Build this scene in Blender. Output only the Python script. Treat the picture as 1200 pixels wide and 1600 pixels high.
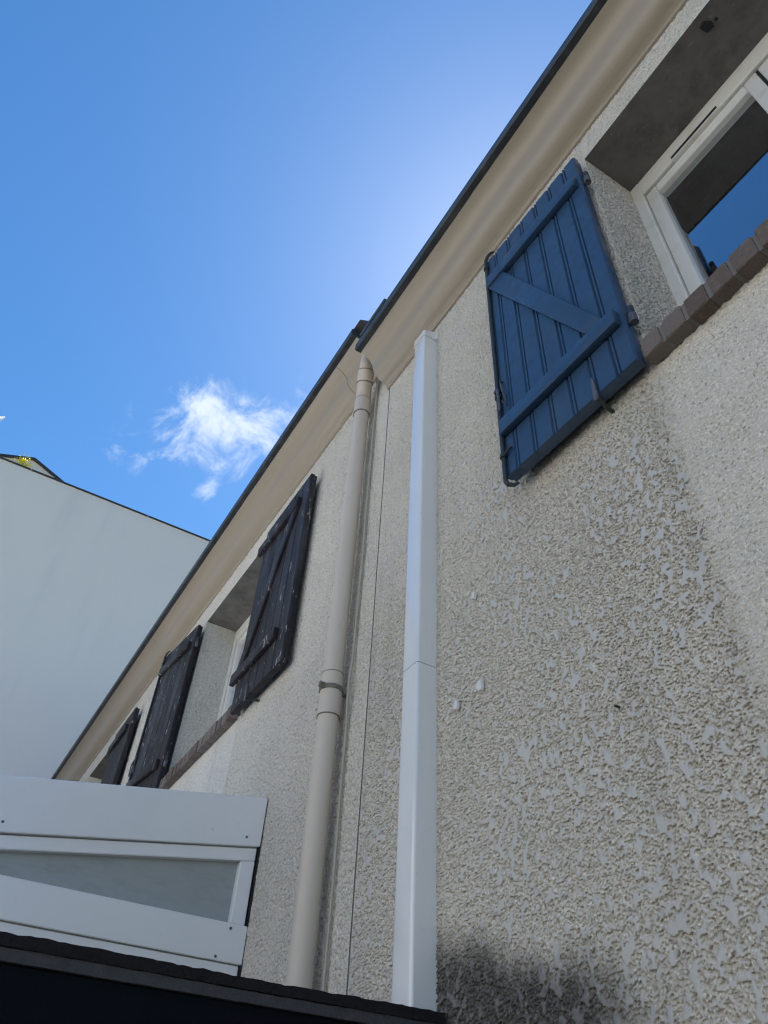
import bpy, bmesh, math, random
import numpy as np
from mathutils import Vector, Matrix
random.seed(7)
for o in list(bpy.data.objects): bpy.data.objects.remove(o, do_unlink=True)
S = bpy.context.scene
COL = S.collection
R = math.radians

# ------------------------------------------------------------------ camera
# x runs along the facade (the far end is -x), y goes into the wall (the facade is y = 0), z is up, the eye is at z = 0
GROUND = -1.6
yaw, pitch, roll = R(61.579), R(43.447), R(3.855)
fwd = Vector((-math.sin(yaw)*math.cos(pitch), math.cos(yaw)*math.cos(pitch), math.sin(pitch)))
rgt = Vector((math.cos(yaw), math.sin(yaw), 0)); up = rgt.cross(fwd)
rg2 = rgt*math.cos(roll) + up*math.sin(roll); up2 = -rgt*math.sin(roll) + up*math.cos(roll)
cam = bpy.data.cameras.new('camera'); co = bpy.data.objects.new('camera', cam); COL.objects.link(co)
co.matrix_world = Matrix(((rg2.x, up2.x, -fwd.x, 0), (rg2.y, up2.y, -fwd.y, -1.0), (rg2.z, up2.z, -fwd.z, 0), (0, 0, 0, 1)))
cam.sensor_fit = 'VERTICAL'; cam.sensor_height = 24; cam.lens = 24*1165/1600
cam.clip_start = 0.02; cam.clip_end = 3000
S.camera = co

# ------------------------------------------------------------------ sky and sun
SUN_EL, SUN_AZ = 59.0, 43.0                      # azimuth from +y towards -x: the sun stands behind the roof
sd = Vector((-math.sin(R(SUN_AZ))*math.cos(R(SUN_EL)), math.cos(R(SUN_AZ))*math.cos(R(SUN_EL)), math.sin(R(SUN_EL))))
w = bpy.data.worlds.new('World'); S.world = w; w.use_nodes = True
nt = w.node_tree; N = nt.nodes; L = nt.links
bg = N['Background']; bg.inputs['Strength'].default_value = 0.053
sky = N.new('ShaderNodeTexSky'); sky.sky_type = 'NISHITA'; sky.sun_disc = False
sky.sun_elevation = R(SUN_EL); sky.sun_rotation = R(-SUN_AZ)
sky.altitude = 50; sky.air_density = 1.0; sky.dust_density = 0.22; sky.ozone_density = 2.0
def wmath(op, a, b=None, clamp=False):
    n = N.new('ShaderNodeMath'); n.operation = op; n.use_clamp = clamp
    for i, v in enumerate((a, b)):
        if v is None: continue
        if isinstance(v, (int, float)): n.inputs[i].default_value = v
        else: L.new(v, n.inputs[i])
    return n.outputs[0]
def wdot(v):
    n = N.new('ShaderNodeVectorMath'); n.operation = 'DOT_PRODUCT'; L.new(tc.outputs['Generated'], n.inputs[0]); n.inputs[1].default_value = v
    return n.outputs['Value']
tc = N.new('ShaderNodeTexCoord')
def cloud_at(px, py, a, b, tilt):                # a patch of cumulus wisps in one direction of the sky
    d = (rg2*((px-600)/1165) - up2*((py-800)/1165) + fwd).normalized()
    e1 = (rg2*math.cos(tilt) + up2*math.sin(tilt)); e1 = (e1 - d*e1.dot(d)).normalized(); e2 = d.cross(e1)
    f = wmath('MAXIMUM', wdot(d), 0.02)
    u = wmath('DIVIDE', wdot(e1), f); v = wmath('DIVIDE', wdot(e2), f)
    u = wmath('DIVIDE', u, a); v = wmath('DIVIDE', v, b)
    r = wmath('SQRT', wmath('ADD', wmath('MULTIPLY', u, u), wmath('MULTIPLY', v, v)))
    return wmath('SUBTRACT', 1.0, r, True)
mask = cloud_at(338, 655, 0.18, 0.092, 0.0)
mask = wmath('MAXIMUM', mask, wmath('MULTIPLY', cloud_at(318, 772, 0.035, 0.03, 0.9), 0.5))
nz = N.new('ShaderNodeTexNoise'); nz.inputs['Scale'].default_value = 14; nz.inputs['Detail'].default_value = 9; nz.inputs['Roughness'].default_value = 0.64; nz.inputs['Distortion'].default_value = 0.7
L.new(tc.outputs['Generated'], nz.inputs['Vector'])
dens = wmath('SUBTRACT', wmath('ADD', wmath('MULTIPLY', mask, 0.62), wmath('MULTIPLY', nz.outputs['Fac'], 1.9)), 1.14)
mr = N.new('ShaderNodeMapRange'); mr.interpolation_type = 'SMOOTHSTEP'; L.new(dens, mr.inputs[0]); mr.inputs[1].default_value = 0.0; mr.inputs[2].default_value = 0.62; mr.inputs[3].default_value = 0; mr.inputs[4].default_value = 0.64
fac = wmath('MULTIPLY', mr.outputs[0], wmath('MULTIPLY', mask, 5.0, True))
mx = N.new('ShaderNodeMix'); mx.data_type = 'RGBA'; L.new(fac, mx.inputs['Factor']); hs = N.new('ShaderNodeHueSaturation'); hs.inputs['Saturation'].default_value = 1.27; L.new(sky.outputs[0], hs.inputs['Color']); wb = N.new('ShaderNodeMix'); wb.data_type = 'RGBA'; wb.blend_type = 'MULTIPLY'; wb.inputs['Factor'].default_value = 1; wb.inputs['B'].default_value = (0.95, 1.06, 1.07, 1); L.new(hs.outputs[0], wb.inputs['A']); L.new(wb.outputs['Result'], mx.inputs['A']); mx.inputs['B'].default_value = (6.6, 6.9, 7.2, 1)
L.new(mx.outputs['Result'], bg.inputs['Color'])
sun = bpy.data.lights.new('sun', 'SUN'); sun.energy = 5.0; sun.angle = R(0.53); sun.color = (1, 0.965, 0.90)
so = bpy.data.objects.new('sun', sun); COL.objects.link(so); so.rotation_euler = sd.to_track_quat('Z', 'Y').to_euler()
S.render.engine = 'CYCLES'
S.view_settings.view_transform = 'Standard'; S.view_settings.look = 'None'; S.view_settings.gamma = 1; S.view_settings.exposure = 1.80
S.cycles.use_denoising = True; S.cycles.filter_width = 1.2
S.cycles.max_bounces = 10; S.cycles.diffuse_bounces = 6

# ------------------------------------------------------------------ materials
class Mat:
    def __init__(s, name, color, rough=0.6, spec=0.5):
        s.m = bpy.data.materials.new(name); s.m.use_nodes = True; s.t = s.m.node_tree; s.n = s.t.nodes; s.b = s.n['Principled BSDF']
        s.b.inputs['Base Color'].default_value = (*color, 1); s.b.inputs['Roughness'].default_value = rough; s.b.inputs['Specular IOR Level'].default_value = spec
        s.c = s.n.new('ShaderNodeTexCoord').outputs['Object']; s.col = None; s.base = color; s.h = None
    def link(s, a, b): s.t.links.new(a, b)
    def mapped(s, scale=(1, 1, 1)):
        m = s.n.new('ShaderNodeMapping'); m.inputs['Scale'].default_value = scale; s.link(s.c, m.inputs['Vector']); return m.outputs[0]
    def noise(s, scale, detail=4, rough=0.55, stretch=(1, 1, 1), dist=0):
        n = s.n.new('ShaderNodeTexNoise'); n.inputs['Scale'].default_value = scale; n.inputs['Detail'].default_value = detail; n.inputs['Roughness'].default_value = rough; n.inputs['Distortion'].default_value = dist
        s.link(s.mapped(stretch), n.inputs['Vector']); return n.outputs['Fac']
    def ramp(s, v, lo, hi, a=0.0, b=1.0, smooth=True):
        m = s.n.new('ShaderNodeMapRange'); m.interpolation_type = 'SMOOTHSTEP' if smooth else 'LINEAR'
        s.link(v, m.inputs[0])
        for i, x in enumerate((lo, hi, a, b)): m.inputs[i+1].default_value = x
        return m.outputs[0]
    def math(s, op, a, b=0.0, clamp=False):
        n = s.n.new('ShaderNodeMath'); n.operation = op; n.use_clamp = clamp
        for i, v in enumerate((a, b)):
            if isinstance(v, (int, float)): n.inputs[i].default_value = v
            else: s.link(v, n.inputs[i])
        return n.outputs[0]
    def tint(s, fac, color, mode='MIX', amount=1.0):      # lay a colour over what is there
        m = s.n.new('ShaderNodeMix'); m.data_type = 'RGBA'; m.blend_type = mode
        if amount != 1.0: fac = s.math('MULTIPLY', fac, amount)
        s.link(fac, m.inputs['Factor'])
        if s.col is None: m.inputs['A'].default_value = (*s.base, 1)
        else: s.link(s.col, m.inputs['A'])
        m.inputs['B'].default_value = (*color, 1)
        s.col = m.outputs['Result']; s.link(s.col, s.b.inputs['Base Color']); return s
    def bump(s, h, dist, strength=1.0):
        b = s.n.new('ShaderNodeBump'); b.inputs['Distance'].default_value = dist; b.inputs['Strength'].default_value = strength; s.link(h, b.inputs['Height'])
        if s.h is not None: s.link(s.h, b.inputs['Normal'])
        s.h = b.outputs[0]; s.link(s.h, s.b.inputs['Normal']); return s
    def rough(s, v): s.link(v, s.b.inputs['Roughness']); return s
    def attr(s, name):
        a = s.n.new('ShaderNodeAttribute'); a.attribute_name = name; return a.outputs['Fac']
    def sep(s):
        x = s.n.new('ShaderNodeSeparateXYZ'); s.link(s.c, x.inputs[0]); return x.outputs
    def rnd(s):
        return s.n.new('ShaderNodeObjectInfo').outputs['Random']

def stucco_mat(name, base, stain=False):
    m = Mat(name, base, 0.9, 0.25)
    m.tint(m.ramp(m.noise(2.2, 4), 0.35, 0.7), tuple(c*0.86 for c in base), amount=0.8)
    m.tint(m.ramp(m.noise(7, 5, 0.6, (1, 1, 0.35)), 0.5, 0.75), (base[0]*0.80, base[1]*0.88, base[2]*0.86), amount=0.7)   # thin green-grey film
    m.tint(m.ramp(m.noise(190, 3), 0.50, 0.66), tuple(min(.85, c*1.35) for c in base), amount=0.75)             # sand grains
    m.tint(m.ramp(m.noise(150, 3, .6), 0.55, 0.68), tuple(c*0.42 for c in base), amount=0.8)
    m.tint(m.attr('flat'), (base[0]*0.86, base[1]*0.89, base[2]*0.93), amount=0.85)          # trowelled patches without the pale sand
    # old rain streaks running down
    m.tint(m.ramp(m.noise(9, 3, 0.5, (1, 1, 0.06)), 0.55, 0.75), tuple(c*0.72 for c in base), amount=0.45)
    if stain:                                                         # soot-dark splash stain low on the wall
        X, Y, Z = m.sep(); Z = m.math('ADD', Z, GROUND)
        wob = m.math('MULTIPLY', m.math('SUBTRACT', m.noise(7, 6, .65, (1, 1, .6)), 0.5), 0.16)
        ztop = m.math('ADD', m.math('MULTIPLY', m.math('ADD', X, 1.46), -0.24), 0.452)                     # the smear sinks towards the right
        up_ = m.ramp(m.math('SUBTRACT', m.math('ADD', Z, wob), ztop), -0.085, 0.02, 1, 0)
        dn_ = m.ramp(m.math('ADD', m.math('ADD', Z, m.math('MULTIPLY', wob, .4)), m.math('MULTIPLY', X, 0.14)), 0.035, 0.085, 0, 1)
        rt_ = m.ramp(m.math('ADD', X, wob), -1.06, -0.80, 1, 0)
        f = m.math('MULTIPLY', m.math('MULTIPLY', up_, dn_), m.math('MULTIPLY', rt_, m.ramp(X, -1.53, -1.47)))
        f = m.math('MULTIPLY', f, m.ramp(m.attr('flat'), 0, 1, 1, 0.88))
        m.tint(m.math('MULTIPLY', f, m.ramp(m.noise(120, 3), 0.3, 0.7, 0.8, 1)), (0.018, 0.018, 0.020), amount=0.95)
    m.rough(m.ramp(m.attr('flat'), 0, 1, .92, .5)); m.b.inputs['Specular IOR Level'].default_value = .5
    m.bump(m.math('MULTIPLY', m.noise(230, 3, 0.65), m.ramp(m.attr('flat'), 0, 1, 1, 0.10)), 0.004, 0.40)
    return m.m
WALLC = (0.64, 0.605, 0.54)
M = {}
M['stucco'] = stucco_mat('rough stucco', WALLC, True)
M['stucco_far'] = stucco_mat('rough stucco far', (0.65, 0.615, 0.55))
m = Mat('fine render', (0.60, 0.57, 0.50), 0.9, 0.2); m.tint(m.ramp(m.noise(5, 4), 0.4, 0.7), (0.52, 0.49, 0.43)); m.tint(m.ramp(m.noise(300, 2), 0.5, 0.8), (0.34, 0.32, 0.28), amount=.6); m.bump(m.noise(240, 3, 0.6), 0.004, 0.7); M['fine'] = m.m
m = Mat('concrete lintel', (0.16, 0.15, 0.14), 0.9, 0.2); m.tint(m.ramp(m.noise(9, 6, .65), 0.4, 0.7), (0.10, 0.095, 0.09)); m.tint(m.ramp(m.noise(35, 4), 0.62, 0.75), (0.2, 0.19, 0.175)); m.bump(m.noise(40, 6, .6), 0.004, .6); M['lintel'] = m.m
m = Mat('cream cornice paint', (0.35, 0.298, 0.23), 0.42, 0.75); m.tint(m.ramp(m.noise(6, 4, .55, (0.25, 1, 1)), 0.45, 0.75), (0.32, 0.275, 0.215), amount=.6); m.tint(m.ramp(m.noise(40, 5, .6), 0.6, 0.8), (0.28, 0.24, 0.19), amount=.4); m.bump(m.noise(14, 3), 0.004, .25); M['cornice'] = m.m
m = Mat('dark roof edge metal', (0.030, 0.036, 0.042), 0.45, 0.5); m.tint(m.ramp(m.noise(14, 4), 0.45, 0.7), (0.055, 0.06, 0.065)); M['edge'] = m.m
m = Mat('slate', (0.05, 0.055, 0.062), 0.6, 0.5); m.tint(m.rnd(), (0.09, 0.09, 0.10)); M['slate'] = m.m
m = Mat('blue shutter paint', (0.028, 0.064, 0.128), 0.40, 0.5); m.tint(m.ramp(m.noise(8, 4, .6, (1, 1, .3)), 0.45, 0.8), (0.036, 0.076, 0.142)); m.tint(m.ramp(m.noise(60, 3, .6, (1, 1, .1)), 0.6, 0.8), (0.022, 0.048, 0.092), amount=.6)
m.tint(m.ramp(m.noise(3.5, 5, .6), .45, .75), (0.042, 0.072, 0.118), amount=.6); m.tint(m.ramp(m.noise(26, 5, .7, (1, 1, .2)), .62, .78), (0.016, 0.032, 0.058), amount=.6); m.rough(m.ramp(m.noise(20, 4), .3, .8, .30, .58)); m.bump(m.noise(90, 3, .6, (1, 1, .05)), 0.001, .3); M['blue'] = m.m
def old_paint(name):
    m = Mat(name, (0.017, 0.015, 0.017), 0.6, 0.35)
    m.tint(m.ramp(m.noise(9, 5, .6, (1, 1, .25)), 0.45, 0.7), (0.030, 0.022, 0.024))
    m.tint(m.ramp(m.noise(50, 4, .6, (1, 1, .08)), 0.55, 0.75), (0.040, 0.037, 0.040), amount=.7)
    m.tint(m.ramp(m.noise(6, 5, .65, (1, 1, .18)), 0.48, 0.66), (0.062, 0.066, 0.080), amount=.75)          # sun-bleached streaks
    f = m.math('MULTIPLY', m.ramp(m.noise(42, 5, .7, (1, 1, .28)), 0.61, 0.65), m.ramp(m.noise(4, 3), .38, .52))
    m.tint(f, (0.42, 0.40, 0.38), amount=.85)                        # flakes down to the pale wood
    m.bump(m.noise(60, 5, .6, (1, 1, .1)), 0.004, .6); return m.m
M['old'] = old_paint('weathered black paint')
m = Mat('iron', (0.028, 0.038, 0.044), 0.5, 0.5); m.tint(m.ramp(m.noise(60, 4), .5, .7), (0.05, 0.04, 0.035)); M['iron'] = m.m
m = Mat('hinge grey', (0.10, 0.105, 0.12), 0.45, 0.5); m.tint(m.ramp(m.noise(60, 4), .5, .7), (0.05, 0.045, 0.045)); M['hinge'] = m.m
m = Mat('white pvc', (0.74, 0.75, 0.75), 0.30, 0.5); m.tint(m.ramp(m.noise(5, 5, .6, (1, 1, .3)), .5, .8), (0.64, 0.645, 0.63), amount=.7); m.tint(m.ramp(m.noise(45, 4, .6), .62, .8), (0.50, 0.50, 0.47), amount=.4); M['pvc'] = m.m
m = Mat('old white window pvc', (0.70, 0.69, 0.65), 0.38, 0.5); m.tint(m.ramp(m.noise(14, 5, .6), .5, .75), (0.55, 0.52, 0.45), amount=.7); M['frame'] = m.m
m = Mat('trunking pvc', (0.78, 0.79, 0.785), 0.13, 0.5); m.tint(m.ramp(m.noise(6, 4, .6, (1, 1, .15)), .45, .8), (0.69, 0.695, 0.68), amount=.7); m.tint(m.ramp(m.noise(70, 4, .6), .64, .8), (0.42, 0.42, 0.39), amount=.35); m.b.inputs['Coat Weight'].default_value = .9; m.b.inputs['Coat Roughness'].default_value = .08; M['trunk'] = m.m
m = Mat('beige pipe pvc', (0.63, 0.55, 0.46), 0.42, 0.5); m.tint(m.ramp(m.noise(5, 4, .6, (1, 1, .2)), .45, .8), (0.56, 0.485, 0.40)); m.tint(m.ramp(m.noise(50, 5, .65, (1, 1, .3)), .6, .8), (0.27, 0.245, 0.205), amount=.5); M['pipe'] = m.m
m = Mat('pipe clamp', (0.20, 0.185, 0.155), 0.55, 0.5); m.tint(m.ramp(m.noise(80, 4), .5, .7), (0.12, 0.085, 0.06)); M['clamp'] = m.m
m = Mat('cable sheath', (0.42, 0.39, 0.33), 0.5); M['cable'] = m.m
m = Mat('black rubber', (0.012, 0.012, 0.013), 0.6); M['black'] = m.m
m = Mat('sill brick', (0.120, 0.088, 0.072), 0.8, 0.3)
m.tint(m.rnd(), (0.185, 0.158, 0.138), amount=.95); m.tint(m.ramp(m.noise(50, 5, .65), .5, .75), (0.24, 0.20, 0.17), amount=.6); m.tint(m.ramp(m.noise(90, 4, .6), .6, .72), (0.05, 0.042, 0.04), amount=.7); m.bump(m.noise(160, 5, .6), .004, .7); M['brick'] = m.m
m = Mat('mortar', (0.19, 0.18, 0.165), 0.95, 0.2); m.bump(m.noise(200, 4), .003, .6); M['mortar'] = m.m
m = Mat('filler', (0.72, 0.72, 0.70), 0.7, 0.3); m.bump(m.noise(120, 3), .003, .5); M['filler'] = m.m
m = Mat('veranda aluminium', (0.85, 0.86, 0.87), 0.22, 0.5); m.tint(m.ramp(m.noise(3, 5, .6), .45, .8), (0.80, 0.815, 0.83), amount=.8); m.tint(m.ramp(m.noise(30, 5, .7), .64, .8), (0.42, 0.42, 0.42), amount=.5); m.bump(m.noise(3, 2), .01, .12); m.b.inputs['Coat Weight'].default_value = .6; m.b.inputs['Coat Roughness'].default_value = .15; M['alu'] = m.m
m = Mat('frosted glazing', (0.36, 0.39, 0.39), 0.35, 0.5); m.tint(m.ramp(m.noise(12, 4, .6, (.3, 1, 3)), .4, .8), (0.30, 0.325, 0.325)); m.bump(m.noise(60, 4, .6), .002, .3); M['frost'] = m.m
m = Mat('gate black paint', (0.0035, 0.005, 0.009), 0.6, 0.08); m.tint(m.ramp(m.noise(40, 4), .6, .8), (0.006, 0.008, 0.011)); m.bump(m.noise(60, 4, .6, (1, 1, .2)), .002, .5); M['gate'] = m.m
m = Mat('gate worn cap', (0.018, 0.017, 0.020), 0.85, 0.2); m.tint(m.ramp(m.noise(30, 5, .7), .45, .7), (0.012, 0.012, 0.014)); m.bump(m.noise(70, 5, .7), .01, .9); M['gatecap'] = m.m
m = Mat('gate grey strip', (0.055, 0.056, 0.062), 0.75, 0.3); m.tint(m.ramp(m.noise(30, 5, .7), .4, .7), (0.07, 0.07, 0.075)); m.bump(m.noise(70, 5, .7), .006, .8); M['gatestrip'] = m.m
m = Mat('grey gable render', (0.89, 0.785, 0.68), 0.92, 0.15); m.tint(m.ramp(m.noise(.35, 4, .55), .35, .7), (0.82, 0.73, 0.64)); m.tint(m.ramp(m.noise(2.2, 4, .6, (1, 1, .12)), .5, .8), (0.74, 0.67, 0.59), amount=.5); m.bump(m.noise(30, 4), .01, .3); M['gable'] = m.m
m = Mat('ground paving', (0.055, 0.053, 0.048), 0.9, 0.2); m.tint(m.ramp(m.noise(.8, 5), .4, .7), (0.042, 0.041, 0.037)); m.tint(m.ramp(m.noise(60, 4), .5, .8), (0.08, 0.077, 0.07), amount=.6); m.bump(m.noise(80, 4), .01, .5); M['ground'] = m.m
m = Mat('bounce house render', (0.66, 0.66, 0.65), 0.9, 0.2); m.tint(m.ramp(m.noise(1.5, 4), .4, .7), (0.60, 0.60, 0.59)); M['opp'] = m.m
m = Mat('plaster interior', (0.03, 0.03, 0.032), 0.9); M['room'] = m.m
m = Mat('yellow stonecrop leaves', (0.75, 0.66, 0.06), 0.6); m.tint(m.rnd(), (0.60, 0.60, 0.08)); m.b.inputs['Transmission Weight'].default_value = 0; M['yellow'] = m.m
m = Mat('bird', (0.02, 0.02, 0.022), 0.8); M['bird'] = m.m
# double glazing: four reflecting faces folded into one pane
g = bpy.data.materials.new('double glazing'); g.use_nodes = True; t = g.node_tree; t.nodes.clear()
o_ = t.nodes.new('ShaderNodeOutputMaterial'); mxs = t.nodes.new('ShaderNodeMixShader'); tr = t.nodes.new('ShaderNodeBsdfTransparent'); gl = t.nodes.new('ShaderNodeBsdfGlossy'); fr = t.nodes.new('ShaderNodeFresnel')
fr.inputs['IOR'].default_value = 2.1; gl.inputs['Roughness'].default_value = 0.004; gl.inputs['Color'].default_value = (0.93, 0.96, 1, 1); tr.inputs['Color'].default_value = (0.28, 0.30, 0.31, 1)
a1 = t.nodes.new('ShaderNodeMath'); a1.operation = 'SUBTRACT'; a1.inputs[0].default_value = 1; t.links.new(fr.outputs[0], a1.inputs[1])
a2 = t.nodes.new('ShaderNodeMath'); a2.operation = 'POWER'; t.links.new(a1.outputs[0], a2.inputs[0]); a2.inputs[1].default_value = 4
a3 = t.nodes.new('ShaderNodeMath'); a3.operation = 'SUBTRACT'; a3.inputs[0].default_value = 1; t.links.new(a2.outputs[0], a3.inputs[1])
nb = t.nodes.new('ShaderNodeBump'); nb.inputs['Distance'].default_value = 0.001; nb.inputs['Strength'].default_value = .04; nn = t.nodes.new('ShaderNodeTexNoise'); nn.inputs['Scale'].default_value = 9; nn.inputs['Detail'].default_value = 2
tcg = t.nodes.new('ShaderNodeTexCoord'); t.links.new(tcg.outputs['Object'], nn.inputs['Vector']); t.links.new(nn.outputs['Fac'], nb.inputs['Height']); t.links.new(nb.outputs[0], gl.inputs['Normal'])
t.links.new(a3.outputs[0], mxs.inputs[0]); t.links.new(tr.outputs[0], mxs.inputs[1]); t.links.new(gl.outputs[0], mxs.inputs[2]); t.links.new(mxs.outputs[0], o_.inputs[0])
M['glass'] = g

# ------------------------------------------------------------------ mesh helpers (all coordinates are world coordinates)
class MB:
    def __init__(s): s.bm = bmesh.new()
    def quad(s, *p): s.bm.faces.new([s.bm.verts.new(q) for q in p]); return s
    def box(s, a, b, bev=0.0, seg=1):
        v = [s.bm.verts.new((x, y, z)) for x in (a[0], b[0]) for y in (a[1], b[1]) for z in (a[2], b[2])]
        fs = [s.bm.faces.new([v[i] for i in q]) for q in ((0, 1, 3, 2), (4, 6, 7, 5), (0, 4, 5, 1), (2, 3, 7, 6), (0, 2, 6, 4), (1, 5, 7, 3))]
        if bev: bmesh.ops.bevel(s.bm, geom=list({e for f in fs for e in f.edges}), offset=bev, segments=seg, affect='EDGES', profile=0.5)
        return s
    def prism(s, pts, vec, bev=0.0, seg=1):                           # a polygon pushed along vec
        vec = Vector(vec); a = [s.bm.verts.new(p) for p in pts]; b = [s.bm.verts.new(Vector(p)+vec) for p in pts]; n = len(pts)
        fs = [s.bm.faces.new(a), s.bm.faces.new(b[::-1])] + [s.bm.faces.new((a[i], b[i], b[(i+1) % n], a[(i+1) % n])) for i in range(n)]
        if bev: bmesh.ops.bevel(s.bm, geom=list({e for f in fs for e in f.edges}), offset=bev, segments=seg, affect='EDGES', profile=0.5)
        return s
    def tube(s, path, r, n=12, cap=True):                             # r: a number or one per point
        path = [Vector(p) for p in path]; rings = []
        for i, p in enumerate(path):
            d = (path[min(i+1, len(path)-1)] - path[max(i-1, 0)]).normalized()
            e = d.cross(Vector((0.31, 0.87, 0.11))).normalized(); f = d.cross(e); rr = r if isinstance(r, (int, float)) else r[i]
            rings.append([s.bm.verts.new(p + e*rr*math.cos(2*math.pi*k/n) + f*rr*math.sin(2*math.pi*k/n)) for k in range(n)])
        for a, b in zip(rings, rings[1:]):
            for k in range(n): s.bm.faces.new((a[k], a[(k+1) % n], b[(k+1) % n], b[k]))
        if cap: s.bm.faces.new(rings[0][::-1]); s.bm.faces.new(rings[-1])
        return s
    def build(s, name, mat, parent=None, smooth=False, org=None):
        bmesh.ops.recalc_face_normals(s.bm, faces=s.bm.faces)
        if org is None: org = world_loc(parent) if parent else Vector((0, 0, 0))
        org = Vector(org); bmesh.ops.translate(s.bm, verts=s.bm.verts, vec=-org)
        me = bpy.data.meshes.new(name); s.bm.to_mesh(me); s.bm.free(); me.materials.append(M[mat] if isinstance(mat, str) else mat)
        return link(name, me, parent, org, smooth)
LOC = {}
def world_loc(o): return LOC.get(o.name, Vector((0, 0, 0)))
def link(name, me, parent, org, smooth=False):
    o = bpy.data.objects.new(name, me); COL.objects.link(o); o.parent = parent
    o.location = org - (world_loc(parent) if parent else Vector((0, 0, 0))); LOC[o.name] = Vector(org)
    if smooth and me:
        for p in me.polygons: p.use_smooth = True
        me.set_sharp_from_angle(angle=R(38))
    return o
def tag(o, label=None, cat=None, group=None, kind=None):
    for k, v in (('label', label), ('category', cat), ('group', group), ('kind', kind)):
        if v: o[k] = v
    return o
def thing(name, loc, label, cat, group=None):
    o = link(name, None, None, Vector(loc)); o.empty_display_size = .1; return tag(o, label, cat, group)

# ------------------------------------------------------------------ stucco relief
rng = np.random.default_rng(11)
TN, TS = 2048, 0.0020                                                 # a periodic tile of relief, 4.1 m wide
kf = np.fft.fftfreq(TN, TS); KX, KZ = np.meshgrid(kf, kf, indexing='ij')
def band(lx, lz, width=0.45):                                         # smooth noise with wavelengths lx, lz (metres), std 1
    k = np.sqrt((KX*lx)**2 + (KZ*lz)**2); f = np.exp(-((np.log(k+1e-6))**2)/(2*width**2))
    a = np.real(np.fft.ifft2(np.fft.fft2(rng.standard_normal((TN, TN)))*f)); return (a/a.std()).astype(np.float32)
T_blob = band(0.040, 0.075, .5); T_mid = band(0.022, 0.027, .5); T_grain = band(0.0105, 0.0108, .62); T_sand = band(0.0058, 0.0058, .4); T_low = band(0.5, 0.6, .5)
def samp(T, x, z):
    fx = (x/TS) % TN; fz = (z/TS) % TN; i = np.floor(fx).astype(int); j = np.floor(fz).astype(int); u = fx-i; v = fz-j; i %= TN; j %= TN; i1 = (i+1) % TN; j1 = (j+1) % TN
    return T[i, j]*(1-u)*(1-v) + T[i1, j]*u*(1-v) + T[i, j1]*(1-u)*v + T[i1, j1]*u*v
def relief(x, z, cap, amp, bs=0.97, gs=1.3):
    b, m_ = samp(T_blob, x*bs, z*bs), samp(T_mid, x*bs, z*bs); g_ = samp(T_grain, x*gs, z*gs)
    raw = 0.80*b + 0.50*m_ + 0.16*g_
    flat = np.clip((raw-cap)/0.10, 0, 1)                              # trowelled-off tops
    q = 0.72*g_ + 0.36*m_ + 0.10*b + 0.34*samp(T_sand, x*1.1, z*1.1)
    rough = 0.60 - 1.65*np.maximum(0.10-q, 0)**0.85 + 0.30*np.maximum(q-0.10, 0); rough = np.where(rough < -3.0, -3.0+(rough+3.0)*.3, rough)   # lumps with narrow pits between
    return amp*(rough*(1-flat) + (1.05 + .10*b)*flat), flat
def steps(segs):                                                      # [(start, end, step), ...] -> one sorted row of coordinates
    out = []
    for a, b, s in segs:
        n = max(1, int(round((b-a)/s))); out += list(np.linspace(a, b, n+1)[:-1])
    out.append(segs[-1][1]); return np.array(out)
def stucco_sheet(name, mat, parent, us, vs, place, hfun, keep=None, ucoord=lambda u, v: (u, v)):
    U, V = np.meshgrid(us, vs, indexing='ij'); h, flat = hfun(*ucoord(U, V), U, V)
    P = place(U, V, h).reshape(-1, 3) - np.array(world_loc(parent))
    nu, nv = len(us), len(vs); idx = np.arange(nu*nv).reshape(nu, nv)
    uc = (us[1:]+us[:-1])/2; vc = (vs[1:]+vs[:-1])/2; UC, VC = np.meshgrid(uc, vc, indexing='ij')
    k = np.ones(UC.shape, bool) if keep is None else keep(UC, VC)
    Q = np.stack([idx[:-1, :-1][k], idx[1:, :-1][k], idx[1:, 1:][k], idx[:-1, 1:][k]], -1).astype(np.int32)
    used = np.unique(Q); remap = np.full(nu*nv, -1, np.int32); remap[used] = np.arange(len(used)); Q = remap[Q]; P = P[used]; flat = flat.reshape(-1)[used]
    me = bpy.data.meshes.new(name); me.vertices.add(len(P)); me.vertices.foreach_set('co', P.astype(np.float32).ravel())
    n = len(Q); me.loops.add(4*n); me.loops.foreach_set('vertex_index', Q.ravel()); me.polygons.add(n); me.polygons.foreach_set('loop_start', np.arange(0, 4*n, 4, dtype=np.int32))
    me.update(calc_edges=True); me.validate()
    a = me.attributes.new('flat', 'FLOAT', 'POINT'); a.data.foreach_set('value', flat.astype(np.float32))
    me.polygons.foreach_set('use_smooth', np.ones(n, bool)); me.materials.append(M[mat])
    return link(name, me, parent, world_loc(parent))
def edge_fade(d, w=0.006): return np.clip(d/w, 0, 1)

# ------------------------------------------------------------------ ground
s = 400
gm = MB().quad((-s, -s, GROUND), (s, -s, GROUND), (s, s, GROUND), (-s, s, GROUND)).build('ground', 'ground'); tag(gm, 'pale paved ground below the facade', kind='structure')

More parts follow.
